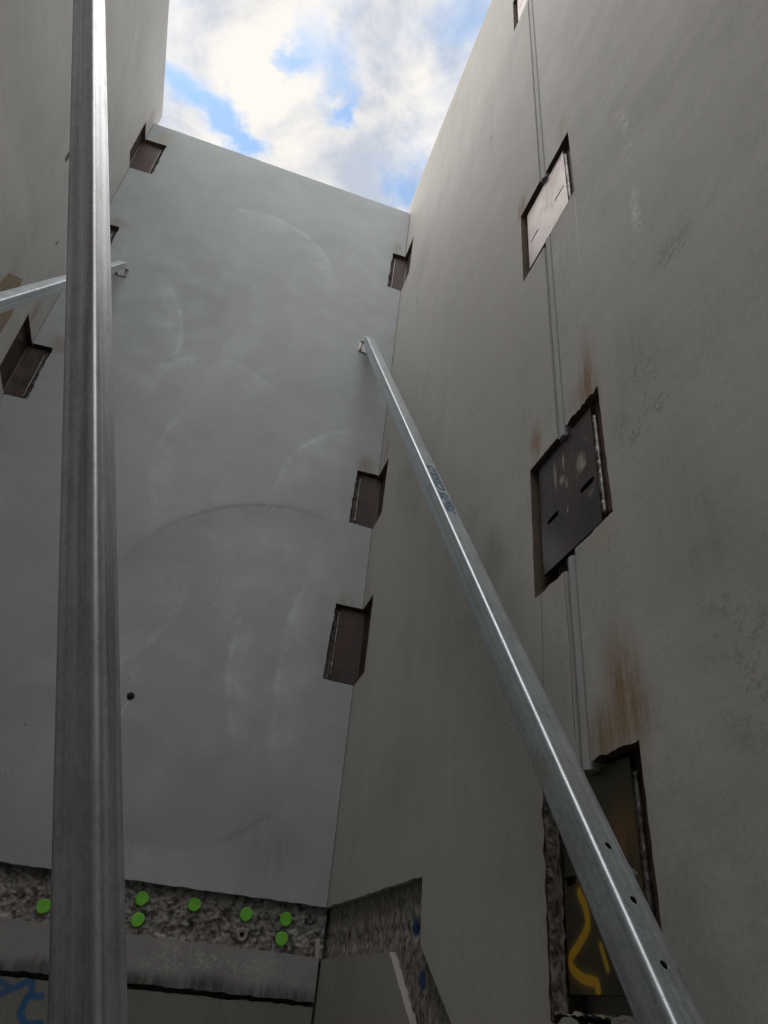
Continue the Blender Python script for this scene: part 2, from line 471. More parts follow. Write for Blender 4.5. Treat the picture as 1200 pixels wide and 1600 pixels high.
M_BACK = concrete('concrete_back', (0.398, 0.428, 0.440), 0.13, swirl=[(B(0.3, 2.0), 1.3, 0.07), (B(-0.7, 4.3), 1.3, 0.07), (B(0.5, 5.3), 1.1, 0.06), (B(-0.3, 0.9), 0.8, 0.07)], rough=0.72, grain=0.08,
    arcs=[(B(0.452, 1.642), 1.104, B(0.0, 2.5), 0.95, -0.229), (B(0.974, 2.882), 0.734, B(0.47, 3.23), 0.6, 0.229),
          (B(0.314, 2.922), 0.904, B(-0.515, 2.9), 0.6, 0.178), (B(1.576, 1.717), 1.39, B(0.23, 1.57), 0.6, 0.204),
          (B(3.1, 1.627), 2.62, B(0.50, 1.66), 0.8, 0.204), (B(-1.664, 3.855), 0.984, B(-0.77, 4.03), 0.65, 0.204),
          (B(-0.349, 5.1), 0.681, B(-0.2, 5.6), 0.8, 0.153), (B(-0.309, 3.327), 0.561, B(-0.43, 3.7), 0.6, 0.153),
          (B(-0.9, 2.0), 0.75, B(-0.35, 1.5), 0.7, 0.153), (B(0.1, 1.2), 0.62, B(0.3, 0.7), 0.6, -0.153)],
    stains=[(B(0.86, 5.96), (0.07, 0.2, 0.13), SCORCH, 0.55), (B(0.84, 3.27), (0.09, 0.2, 0.15), SCORCH, 0.7), (B(0.83, 2.14), (0.10, 0.2, 0.12), SCORCH, 0.5),
            (B(-1.45, 6.38), (0.13, 0.2, 0.16), (0.36, 0.31, 0.18), 0.6), (B(-1.45, 3.58), (0.10, 0.2, 0.14), SCORCH, 0.65), (B(-1.47, 5.05), (0.10, 0.2, 0.12), SCORCH, 0.5),
            (B(0.60, 0.62), (0.30, 0.2, 0.22), DARK, 0.35), (B(-0.15, 0.60), (0.25, 0.2, 0.2), DARK, 0.25), (B(0.15, 0.85), (0.3, 0.2, 0.3), (0.30, 0.31, 0.29), 0.35)],
    smears=[(B(0.0, 2.08), (0.12, 0.2, 0.03), PALE, 0.5), (B(0.74, 1.72), (0.05, 0.2, 0.14), DARK, 0.55)],
    lines=[([B(-0.285, 1.25), B(-0.305, 1.15), B(-0.335, 1.05)], 0.004, PALE, 0.6)])

M_RIGHT = concrete('concrete_right', (0.475, 0.462, 0.435), 0.15, tint=(0.41, 0.395, 0.36), streak=0.06, trowel=0.05, rough=0.74, grain=0.10,
    stains=[(Rw(1.71, 3.20), (0.3, 0.07, 0.13), RUSTY, 0.7), (Rw(1.69, 1.68), (0.3, 0.06, 0.13), RUSTY, 0.75),
            (Rw(3.86, 3.33), (0.3, 0.10, 0.2), SCORCH, 0.45), (Rw(3.9, 2.2), (0.3, 0.10, 0.2), SCORCH, 0.3),
            (Rw(1.64, 1.08), (0.3, 0.12, 0.05), (0.46, 0.40, 0.31), 0.9),
            (Rw(2.6, 6.6), (0.3, 1.8, 0.30), (0.50, 0.43, 0.29), 0.5),  # broad yellower tone along the wall top
            (Rw(2.04, 1.40), (0.3, 0.14, 0.22), DARK, 0.35), (Rw(3.0, 0.8), (0.3, 0.5, 0.3), DARK, 0.2)],
    smears=[(Rw(2.05, 1.38), (0.3, 0.12, 0.2), DARK, 0.5)],
    lines=[([Rw(1.697, 1.09), Rw(1.699, 0.93), Rw(1.706, 0.78)], 0.0028, (0.06, 0.055, 0.05), 0.8),
           ([Rw(1.556, 1.09), Rw(1.552, 0.86), Rw(1.556, 0.60)], 0.0028, (0.06, 0.055, 0.05), 0.8),
           ([Rw(2.09, 4.44), Rw(2.075, 4.47), Rw(2.07, 4.52)], 0.008, (0.04, 0.04, 0.04), 0.9),
           ([Rw(3.43, 4.50), Rw(3.42, 4.56)], 0.011, (0.05, 0.05, 0.05), 0.9)])

M_NEAR = concrete('concrete_near', (0.475, 0.465, 0.445), 0.20, tint=(0.41, 0.398, 0.37), streak=0.03, trowel=0.10, rough=0.74, grain=0.10,
    stains=[(Rw(1.345, 3.22), (0.3, 0.08, 0.16), SCORCH, 0.55), (Rw(1.345, 1.68), (0.3, 0.08, 0.24), RUSTY, 0.9), (Rw(1.40, 1.66), (0.3, 0.1, 0.1), SCORCH, 0.5),
            (Rw(1.34, 0.62), (0.3, 0.13, 0.26), SCORCH, 1.0), (Rw(1.43, 0.57), (0.3, 0.10, 0.12), SCORCH, 0.8),
            (Rw(1.26, 2.85), (0.3, 0.05, 0.30), CEM, 0.55), (Rw(1.39, 2.58), (0.3, 0.11, 0.10), CEM, 0.6),
            (Rw(1.36, 1.085), (0.3, 0.11, 0.05), (0.46, 0.40, 0.31), 0.9),
            (Rw(1.05, 0.95), (0.3, 0.25, 0.4), DARK, 0.22), (Rw(1.15, 1.55), (0.3, 0.2, 0.35), DARK, 0.22)],
    smears=[(Rw(0.985, 2.50), (0.3, 0.04, 0.24), PALE, 0.9), (Rw(1.0, 2.1), (0.3, 0.035, 0.22), PALE, 0.7),
            (Rw(1.1, 1.35), (0.3, 0.22, 0.34), DARK, 0.5), (Rw(0.95, 0.6), (0.3, 0.2, 0.35), DARK, 0.4), (Rw(0.9, 1.75), (0.3, 0.14, 0.12), DARK, 0.45), (Rw(1.15, 2.25), (0.3, 0.12, 0.2), DARK, 0.35)],
    lines=[([Rw(1.305, 2.62), Rw(1.318, 2.40), Rw(1.325, 2.27)], 0.004, PALE, 0.7),
           ([Rw(1.33, 1.09), Rw(1.332, 1.02)], 0.0025, DARK, 0.7), ([Rw(1.40, 1.07), Rw(1.402, 1.01)], 0.0025, DARK, 0.6)])
M_LEFT = concrete('concrete_left', (0.48, 0.472, 0.46), 0.12, streak=0.03, trowel=0.06, rough=0.74, grain=0.08,
    arcs=[((XL, 3.3, 6.3), 0.55, (XL, 3.2, 5.9), 0.7, 0.07), ((XL, 2.6, 5.2), 0.8, (XL, 3.1, 5.0), 0.9, 0.05)],
    stains=[(Lw(3.80, 3.62), (0.3, 0.10, 0.2), SCORCH, 0.6), (Lw(3.9, 6.45), (0.3, 0.09, 0.2), (0.36, 0.30, 0.17), 0.6), (Lw(3.85, 5.1), (0.3, 0.10, 0.2), SCORCH, 0.5)],
    lines=[([Lw(3.565, 4.07), Lw(3.57, 4.11)], 0.012, (0.05, 0.05, 0.05), 0.9), ([Lw(3.085, 4.34), Lw(3.085, 4.40)], 0.03, (0.03, 0.03, 0.03), 0.95)])
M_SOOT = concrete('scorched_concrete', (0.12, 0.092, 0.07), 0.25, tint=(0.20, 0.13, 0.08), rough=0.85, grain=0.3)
M_ADDED_WALL = concrete('concrete_added_wall', (0.40, 0.395, 0.38), 0.08, streak=0.03)
M_FLOOR = concrete('concrete_floor', (0.12, 0.115, 0.11), 0.15, rough=0.85)
M_LOWER = concrete('concrete_lower', (0.23, 0.225, 0.205), 0.25, streak=0.16, tint=(0.16, 0.155, 0.13), rough=0.8,
    lines=[([B(-0.66, -0.02), B(-0.52, -0.01), B(-0.40, -0.06), B(-0.47, -0.10), B(-0.60, -0.13)], 0.021, (0.012, 0.115, 0.30), 0.8),
           ([B(-0.38, -0.05), B(-0.33, -0.02), B(-0.31, -0.075), B(-0.27, -0.075)], 0.021, (0.012, 0.115, 0.30), 0.85),
           ([B(-0.325, -0.08), B(-0.335, -0.14), B(-0.30, -0.175), B(-0.24, -0.17)], 0.021, (0.012, 0.115, 0.30), 0.9)])
M_UPSTAND = concrete('concrete_upstand', (0.32, 0.31, 0.305), 0.2, rough=0.78,
    stains=[(B(x, 0.015 + 0.012 * math.sin(x * 17)), (0.24, 0.2, 0.07), (0.05, 0.05, 0.045), 0.9) for x in (-0.5, -0.25, 0.02, 0.15, 0.4, 0.62, 0.82)],
    smears=[(B(0.4, 0.12), (0.5, 0.2, 0.1), PALE, 0.25)])
M_BLOCK = concrete('concrete_block', (0.33, 0.315, 0.29), 0.10, streak=0.05, rough=0.78)
M_SCAB_B = scabbled('scabbled_back', (0.40, 0.39, 0.38), (0.055, 0.052, 0.05), 0.5)
M_SCAB_R = scabbled('scabbled_right', (0.36, 0.34, 0.31), (0.13, 0.12, 0.105), 1.0, (1, 1, 0.45),
    blue=[((XR + 0.03, 2.735, 0.259), (0.2, 0.026, 0.033)), ((XR + 0.03, 2.636, 0.102), (0.2, 0.036, 0.034))])
M_BROKEN = scabbled('broken_concrete', (0.30, 0.27, 0.23), (0.07, 0.06, 0.05), 1.1)
M_BURNT = scabbled('burnt_concrete', (0.15, 0.125, 0.105), (0.035, 0.03, 0.028), 1.1)
M_TUBE = galvanised('galvanised_tube', smears=[((-0.037, 0.010, -4.69), (0.012, 0.032, 0.065), (0.40, 0.37, 0.33))])
M_TUBE_L = galvanised('galvanised_tube_dull', (0.49, 0.515, 0.54), 0.38, 0.6, metal=0.78)
M_ZINC = galvanised('zinc_hardware', (0.36, 0.36, 0.35), 0.38, 0.3)
SPL = (0.40, 0.35, 0.29)
M_PLATE = mill_steel('mill_plate', splash=0.75, patches=[((XR + 0.022, 1.45, 1.42), (0.2, 0.035, 0.05), SPL, 1.3), ((XR + 0.022, 1.435, 1.40), (0.2, 0.02, 0.02), SPL, 1.2),
    ((XR + 0.022, 1.60, 1.475), (0.2, 0.012, 0.075), SPL, 1.3), ((XR + 0.022, 1.545, 1.49), (0.2, 0.011, 0.05), SPL, 1.2), ((XR + 0.022, 1.56, 1.43), (0.2, 0.022, 0.025), SPL, 1.2),
    ((XR + 0.022, 1.535, 1.40), (0.2, 0.008, 0.03), SPL, 1.2), ((XR + 0.022, 1.41, 1.275), (0.2, 0.02, 0.02), SPL, 1.0), ((XR + 0.022, 1.54, 1.30), (0.2, 0.006, 0.02), SPL, 1.0)], rust_amt=0.45, base=(0.075, 0.065, 0.07))
M_PLATE_HI = mill_steel('mill_plate_skylit', base=(0.33, 0.285, 0.27), rust_amt=0.22, rust=(0.24, 0.16, 0.135), rough=0.42)  # pale pinkish base stands in for sky reflected in the upper plates
M_PLATE_LO = mill_steel('mill_plate_sprayed', base=(0.10, 0.095, 0.06), rust=(0.13, 0.085, 0.035), rust_amt=0.5, rough=0.36,
    patches=[((XR + 0.03, 1.44, 0.36), (0.2, 0.09, 0.13), (0.20, 0.10, 0.03), 0.75)],
    paint=[(smooth_path([(1.630, 0.268), (1.606, 0.230), (1.606, 0.196), (1.650, 0.163), (1.682, 0.143), (1.681, 0.122),
             (1.640, 0.102), (1.602, 0.096), (1.583, 0.092), (1.580, 0.080)]), 0.0125, (0.66, 0.38, 0.015)),
           (smooth_path([(1.557, 0.160), (1.545, 0.135), (1.537, 0.118)]), 0.008, (0.55, 0.36, 0.03))])
M_ANGLE = mill_steel('rusted_angle', base=(0.07, 0.058, 0.057), rust=(0.095, 0.047, 0.034), rust_amt=0.75, rough=0.36, metal=0.55)
M_EMBED = mill_steel('embedded_plate', base=(0.10, 0.075, 0.06), rust=(0.15, 0.07, 0.04), rust_amt=0.8, rough=0.5, metal=0.4)
M_TAN = mill_steel('tan_rust_plate', base=(0.30, 0.24, 0.17), rust=(0.22, 0.12, 0.07), rust_amt=0.8, rough=0.6, metal=0.1)
M_WELD = simple('weld_metal', (0.22, 0.21, 0.205), 0.35, 0.8, 0.6, 180, 0.5)
M_SEAL = simple('joint_sealant', (0.37, 0.37, 0.372), 0.7, 0, 0.12, 30, 0.1)
M_GREEN = simple('green_plastic', (0.20, 0.62, 0.06), 0.55, 0, 0.15, 90, 0.3)
M_RING = simple('grey_socket', (0.30, 0.28, 0.26), 0.7, 0, 0.2, 90, 0.3)
M_BLACK = simple('hole_dark', (0.012, 0.012, 0.012), 0.9, 0, 0.1)
M_SHIM = simple('pale_timber', (0.45, 0.43, 0.38), 0.7, 0, 0.2, 40, 0.2)
M_INK = simple('blue_ink', (0.06, 0.12, 0.19), 0.6, 0, 0.4, 120, 0.0)

# ------------------------------------------------------------------ ground
bm = bmesh.new()
box(bm, (XL - 3, YF - 3, ZF - 0.3), (XR + 3, YB + 3, ZF))
floor = obj('pit_floor', bm, M_FLOOR); floor['kind'] = 'structure'; floor['label'] = 'dark concrete floor of the pit'

# ------------------------------------------------------------------ wall panels
# corner pockets: (z0, z1, width in back wall, width in side wall)
CR = [(1.59, 2.105, 0.178, 0.235), (2.735, 3.205, 0.160, 0.225), (5.345, 5.855, 0.118, 0.235)]
CL = [(5.80, 6.285, 0.185, 0.165), (4.55, 4.985, 0.150, 0.20), (3.045, 3.535, 0.130, 0.27)]
# joint pockets in the right wall: z range in the far panel and in the near panel
JP = [(0.020, 0.535, 0.035, 0.530), (1.083, 1.590, 1.128, 1.603), (2.640, 3.140, 2.668, 3.128), (5.215, 5.680, 5.225, 5.670)]
J0, J1 = 1.549, 1.494           # edges of the vertical joint
T = 0.20

# back panel
Z0B, Z1B = 0.411, 6.575
loop = [(XL + 0.004, Z0B)] + ragged((XL + 0.004, Z0B), (XR - 0.004, Z0B), 0.0035, 0.03, 5)[1:] + [(XR - 0.004, Z0B)]
xr = XR - 0.004; xl = XL + 0.004
for i, (z0, z1, wb, ws) in enumerate(CR):
    loop += [(xr, z0)] + ragged((xr - 0.002, z0), (xr - wb - 0.012, z0 + 0.006), 0.003, 0.012, i)[1:] \
          + ragged((xr - wb - 0.012, z0 + 0.006), (xr - wb, z1), 0.007, 0.012, i + 9) \
          + ragged((xr - wb, z1), (xr - 0.002, z1 + 0.004), 0.002, 0.014, i + 20) + [(xr, z1 + 0.004)]
loop += [(xr, Z1B)] + ragged((xr, Z1B), (xl, Z1B), 0.003, 0.05, 31)[1:] + [(xl, Z1B)]
for i, (z0, z1, wb, ws) in enumerate(CL):
    loop += [(xl, z1)] + ragged((xl + 0.002, z1), (xl + wb, z1 + 0.01), 0.002, 0.014, i + 40)[1:] \
          + ragged((xl + wb, z1 + 0.01), (xl + wb + 0.004, z0 + 0.01), 0.006, 0.012, i + 50) \
          + ragged((xl + wb + 0.004, z0 + 0.01), (xl + 0.002, z0), 0.003, 0.012, i + 60) + [(xl, z0)]
hole = [(-0.281 + 0.021 * math.cos(a) * (1 + 0.1 * math.sin(3 * a)), 1.276 + 0.023 * math.sin(a)) for a in [k * math.pi / 9 for k in range(18)]]
bm = bmesh.new()
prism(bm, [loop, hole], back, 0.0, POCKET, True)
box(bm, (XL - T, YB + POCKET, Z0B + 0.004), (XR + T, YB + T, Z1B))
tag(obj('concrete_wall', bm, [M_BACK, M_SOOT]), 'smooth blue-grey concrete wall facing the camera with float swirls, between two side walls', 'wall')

# right far panel: from the corner to the joint, with a raked cut-out at the bottom
def side_corner_notch(z0, z1, ws, seed):
    y = YB + POCKET
    return [(y, z0)] + [(YB, z0)] + ragged((YB, z0), (YB - ws * 0.93, z0 + 0.006), 0.0025, 0.014, seed)[1:] \
        + ragged((YB - ws * 0.93, z0 + 0.006), (YB - ws, z1), 0.004, 0.012, seed + 3) \
        + ragged((YB - ws, z1), (YB, z1), 0.002, 0.016, seed + 6) + [(YB, z1), (y, z1)]


loop = [(YB + POCKET, 0.411)]
for i, (z0, z1, wb, ws) in enumerate(CR): loop += side_corner_notch(z0, z1, ws, 70 + i * 11)
loop += [(YB + POCKET, 6.83)] + ragged((YB + 0.0, 6.83), (J0, 6.615), 0.004, 0.05, 3)[1:] + [(J0, 6.615)]
for i in reversed(range(4)):
    z0, z1, a, b_ = JP[i]
    big = 0.012 if i == 0 else 0.005
    loop += [(J0, z1)] + ragged((J0, z1), (1.735, z1), 0.002, 0.014, i + 100)[1:] + ragged((1.735, z1), (1.735, z0), 0.002 if i else 0.007, 0.014, i + 110) \
        + ragged((1.735, z0), (J0, z0), big if i < 2 else 0.003, 0.012, i + 120) + [(J0, z0)]
loop += [(J0, ZF), (1.75, ZF), (1.75, -0.40), (2.60, 0.195)]
loop += [(2.615, 0.405)] + ragged((2.63, 0.406), (YB, 0.411), 0.005, 0.02, 7)[1:]
bm = bmesh.new()
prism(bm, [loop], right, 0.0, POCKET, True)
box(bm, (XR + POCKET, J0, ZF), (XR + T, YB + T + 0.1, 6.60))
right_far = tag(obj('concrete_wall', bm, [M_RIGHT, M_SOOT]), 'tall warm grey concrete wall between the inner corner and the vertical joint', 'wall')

# right near panel
ztop = 6.615
loop = [(YF, ZF), (J1, ZF)]
for i in range(4):
    _, _, z0, z1 = JP[i]
    amp_t = (0.006, 0.013, 0.002, 0.002)[i]
    loop += [(J1, z0)] + ragged((J1, z0), (1.300, z0 + 0.004), 0.004 if i < 2 else 0.002, 0.012, i + 130)[1:] \
        + ragged((1.300, z0 + 0.004), (1.303, z1), 0.002, 0.014, i + 140) \
        + ragged((1.303, z1), (J1, z1), amp_t, 0.012, i + 150) + [(J1, z1)]
loop += [(J1, ztop), (YF, 6.60)]
bm = bmesh.new()
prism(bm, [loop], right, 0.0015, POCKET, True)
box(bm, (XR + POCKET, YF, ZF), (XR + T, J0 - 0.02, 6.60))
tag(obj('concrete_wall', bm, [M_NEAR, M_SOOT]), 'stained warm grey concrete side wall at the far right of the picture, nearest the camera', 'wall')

# left panel
loop = [(YF, ZF), (YB + POCKET, ZF)]
for i, (z0, z1, wb, ws) in enumerate(reversed(CL)): loop += side_corner_notch(z0, z1, ws, 170 + i * 11)
loop += [(YB + POCKET, 6.88)] + ragged((YB + POCKET, 6.88), (YF, 6.88), 0.004, 0.05, 8)[1:] + [(YF, 6.88)]
bm = bmesh.new()
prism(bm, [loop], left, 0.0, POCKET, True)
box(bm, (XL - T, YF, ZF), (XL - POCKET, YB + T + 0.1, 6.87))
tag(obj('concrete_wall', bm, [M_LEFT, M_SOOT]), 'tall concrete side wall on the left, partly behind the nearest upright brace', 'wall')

# added panel behind the camera, unseen, cuts the light reaching the shaft bottom
bm = bmesh.new()
box(bm, (XL - T, YF - T, ZF), (XR + T, YF, 2.9))
tag(obj('concrete_wall', bm, M_ADDED_WALL), 'plain low concrete wall added unseen behind the camera to shape the light in the shaft', 'wall')

# ------------------------------------------------------------------ rough bands and lower walls
DIM = [(2.72 + k * 0.098 + rnd.uniform(-0.02, 0.02), zz + rnd.uniform(-0.012, 0.012), rnd.uniform(0.010, 0.018), rnd.uniform(0.02, 0.032)) for k in range(13) for zz in (0.252, 0.335)]


def rough_grid(bm, mp, u0, u1, v0, v1, step, amp, seed, w0=0.0, freq=28.0, dim=()):
    nu = max(2, int(abs(u1 - u0) / step)); nv = max(2, int(abs(v1 - v0) / step)); g = []
    for j in range(nv + 1):
        row = []
        for i in range(nu + 1):
            u = u0 + (u1 - u0) * i / nu; v = v0 + (v1 - v0) * j / nv
            p = Vector((u * freq + seed, v * freq, seed))
            h = noise.fractal(p, 1.0, 2.0, 5) * 0.6 + (noise.noise(p * 3.1)) * 0.35
            h -= 0.9 * max(0.0, noise.noise(p * 1.6 + Vector((9, 2, 4))) - 0.22)
            for du, dv, ru, rv in dim:
                q = ((u - du) / ru) ** 2 + ((v - dv) / rv) ** 2
                if q < 4: h -= 2.6 * math.exp(-q)
            row.append(bm.verts.new(mp(u + 0.4 * step * noise.noise(p * 9), v + 0.4 * step * noise.noise(p * 9 + Vector((3, 3, 3))), w0 - amp * h)))
        g.append(row)
    for j in range(nv):
        for i in range(nu):
            bm.faces.new((g[j][i], g[j][i + 1], g[j + 1][i + 1], g[j + 1][i]))


wall = thing('pit_wall', 'rough pit wall under the facing concrete wall, with scabbled band and smooth upstand', 'pit wall', (0, YB + 0.1, ZF))
bm = bmesh.new(); rough_grid(bm, back, XL - 0.05, XR + 0.01, 0.18, 0.43, 0.0055, 0.017, 3.0, w0=0.034, freq=24.0)
keep(obj('scabbled_band', bm, M_SCAB_B, smooth=40), wall)
loop = ragged((XL, 0.195), (XR - 0.012, 0.192), 0.0022, 0.012, 15) + [(XR - 0.012, 0.192)] + [(XR - 0.012, 0.012)] + ragged((XR - 0.012, 0.012), (XL, 0.0), 0.006, 0.014, 17)[1:] + [(XL, 0.0)]
bm = bmesh.new(); prism(bm, [loop], back, -0.006, 0.05)
keep(obj('upstand', bm, M_UPSTAND), wall)
loop = ragged((XL, -0.022), (XR - 0.012, -0.008), 0.005, 0.014, 25) + [(XR - 0.012, -0.008), (XR - 0.012, ZF), (XL, ZF)]
bm = bmesh.new(); prism(bm, [loop], back, 0.002, 0.08)
keep(obj('lower_face', bm, M_LOWER), wall)
bm = bmesh.new(); box(bm, (XL - 0.1, YB + 0.085, ZF), (XR + 0.1, YB + T, 0.41))
keep(obj('core', bm, M_LOWER), wall)

bm = bmesh.new(); rough_grid(bm, right, 1.70, YB + 0.02, -0.46, 0.42, 0.0085, 0.008, 11.0, w0=0.025, dim=DIM)
o = obj('scabbled_recess', bm, M_SCAB_R, smooth=40); o.parent = right_far
loop = ragged((YB - 0.006, 0.187), (2.93, 0.187), 0.0025, 0.014, 35) + ragged((2.93, 0.187), (2.17, -0.40), 0.003, 0.014, 36) + [(2.17, -0.40), (2.17, ZF), (YB - 0.006, ZF)]
bm = bmesh.new(); prism(bm, [loop], right, 0.0, 0.05)
tag(obj('concrete_block', bm, M_BLOCK), 'low smooth concrete infill with a raked pale edge, in the corner below the right wall', 'concrete block')

# broken edge of the lowest pocket
bm = bmesh.new()
rough_grid(bm, lambda u, v, w: Vector((XR + 0.002 + u, 1.728 + w, v)), 0.0, 0.085, 0.02, 0.53, 0.006, 0.010, 21.0)
o = obj('broken_edge', bm, M_BROKEN, smooth=40); o.parent = right_far
bm = bmesh.new()
rough_grid(bm, lambda u, v, w: Vector((XR + 0.001 + v, u, 0.034 - w)), 1.30, 1.73, 0.0, 0.088, 0.007, 0.012, 27.0)
o = obj('broken_ledge', bm, M_BROKEN, smooth=40); o.parent = right_far

# ------------------------------------------------------------------ small things on the scabbled band
def disc(name, x, z, r, y, mat, seed, thick=0.006):
    bm = bmesh.new(); n = 22; A = []; Bv = []; Cv = []
    for k in range(n):
        a = k * 2 * math.pi / n
        rr = r * (1 + 0.13 * noise.noise(Vector((math.cos(a) * 1.6, math.sin(a) * 1.6, seed * 5.3))))
        A.append(bm.verts.new((x + rr * math.cos(a), y, z + rr * math.sin(a))))
        Bv.append(bm.verts.new((x + rr * math.cos(a), y - thick * 0.7, z + rr * math.sin(a))))
        Cv.append(bm.verts.new((x + rr * 0.88 * math.cos(a), y - thick, z + rr * 0.88 * math.sin(a))))
    for k in range(n):
        q = (k + 1) % n
        bm.faces.new((A[k], A[q], Bv[q], Bv[k])); bm.faces.new((Bv[k], Bv[q], Cv[q], Cv[k]))
    bm.faces.new(Cv); bm.faces.new(A)
    return obj(name, bm, mat)


K = 1.0055
caps = [(0.044, 0.341, 'green round cap on the rough band, upper of the pair right beside the upright brace'),
        (0.048, 0.253, 'green round cap on the rough band, lower of the pair right beside the upright brace'),
        (0.292, 0.346, 'lone green round cap on the rough band above the small dark drill hole'),
        (0.548, 0.335, 'green round cap on the rough band directly above the grey pipe socket'),
        (0.747, 0.336, 'upper of the two green round caps nearest the inner corner'),
        (0.740, 0.251, 'lower of the two green round caps nearest the inner corner'),
        (-0.378, 0.258, 'green round cap half hidden behind the left edge of the upright brace')]
for i, (x, z, lab) in enumerate(caps):
    tag(disc('round_cap', x * K, z * K, 0.031, YB + 0.028, M_GREEN, i + 1, 0.007), lab, 'cap', 'green caps on the scabbled band')

s = thing('pipe_socket', 'grey ring socket with a dark centre hole set in the rough band', 'socket', (0.547, YB + 0.03, 0.25))
bm = bmesh.new()
n = 24
prof = [(0.011, 0.012), (0.012, -0.002), (0.026, -0.004), (0.030, 0.004), (0.030, 0.02)]
ringv = [[bm.verts.new((0.547 + r * math.cos(k * 2 * math.pi / n), YB + 0.022 + w, 0.249 + r * math.sin(k * 2 * math.pi / n))) for k in range(n)] for r, w in prof]
for a_, b_ in zip(ringv[:-1], ringv[1:]):
    for k in range(n): bm.faces.new((a_[k], a_[(k + 1) % n], b_[(k + 1) % n], b_[k]))
keep(obj('ring', bm, M_RING, smooth=50), s)
keep(disc('bore', 0.547, 0.249, 0.0115, YB + 0.033, M_BLACK, 3, 0.002), s)
tag(disc('drill_hole', 0.297, 0.267, 0.011, YB + 0.0225, M_BLACK, 8, 0.003), 'small dark drill hole in the rough band', 'drill hole')

bm = bmesh.new()
Mx = Matrix.Translation((0.930, YB + 0.008, 0.190)) @ Matrix.Rotation(math.radians(-8), 4, 'Y')
box(bm, (-0.011, -0.008, 0.0), (0.011, 0.008, 0.075), Mx)
for v in bm.verts:
    if v.co.z > 0.24: v.co.z += 0.010 if v.co.x > 0.925 else 0.0
bevel(bm, 0.0015, 1)
tag(obj('timber_peg', bm, M_SHIM), 'small pale peg standing on the ledge in the inner corner', 'peg')

# ------------------------------------------------------------------ joint sealant
def strip(z0, z1, lab):
    bm = bmesh.new(); n = max(2, int((z1 - z0) / 0.05)); rows = []
    for i in range(n + 1):
        z = z0 + (z1 - z0) * i / n; w = 0.0015 * noise.noise(Vector((z * 6, 2, z0)))
        rows.append([bm.verts.new((XR + d, y, z)) for y, d in ((J1 + 0.011 + w, 0.04), (J1 + 0.010 + w, 0.012), (J1 + 0.015, 0.002), ((J0 + J1) / 2, -0.003 + w), (J0 - 0.012, 0.002), (J0 - 0.003, 0.012), (J0 - 0.0008, 0.04))])
    for a_, b_ in zip(rows[:-1], rows[1:]):
        for k in range(6): bm.faces.new((a_[k], a_[k + 1], b_[k + 1], b_[k]))
    for r in (rows[0], rows[-1]): bm.faces.new(r)
    tag(obj('sealant_strip', bm, M_SEAL, smooth=35), lab, 'joint strip', 'sealant in the vertical joint')


strip(3.118, 5.226, 'grey sealant strip in the vertical joint between the topmost and second plates')
strip(1.575, 2.664, 'grey sealant strip in the vertical joint between the second and third plates')
strip(0.515, 1.115, 'grey sealant strip in the vertical joint just above the sprayed lowest plate')
strip(5.665, 6.60, 'grey sealant strip running above the topmost plate')

# ------------------------------------------------------------------ steel plates in the joint pockets
def weld(bm, a, b, r, seed, up):
    """lumpy bead between a and b"""
    a = Vector(a); b = Vector(b); L = (b - a).length; n = max(4, int(L / 0.009)); d = (b - a).normalized()
    e = Vector(up).normalized(); f = d.cross(e); rows = []; m = 7
    for i in range(n + 1):
        k = noise.noise(Vector((i * 0.9, seed, 1.3))); rr = r * (0.85 + 0.45 * k + 0.18 * (i % 2))
        if i in (0, n): rr *= 0.35
        c = a + (b - a) * i / n + f * 0.3 * r * noise.noise(Vector((i * 0.5, seed, 7)))
        rows.append([bm.verts.new(c + rr * (math.cos(t) * e + math.sin(t) * f)) for t in [j * 2 * math.pi / m for j in range(m)]])
    for p, q in zip(rows[:-1], rows[1:]):
        for j in range(m): bm.faces.new((p[j], p[(j + 1) % m], q[(j + 1) % m], q[j]))
    bm.faces.new(rows[0]); bm.faces.new(rows[-1])


def slot_loop(u, v, half, r, ang):
    d = Vector((math.cos(ang), math.sin(ang))); e = Vector((-d.y, d.x)); out = []
    for s_, base in ((1, 0.0), (-1, math.pi)):
        for k in range(7):
            t = base - math.pi / 2 + math.pi * k / 6
            p = Vector((u, v)) + d * half * s_ + r * (math.cos(t) * d + math.sin(t) * e)
            out.append((p.x, p.y))
    return out


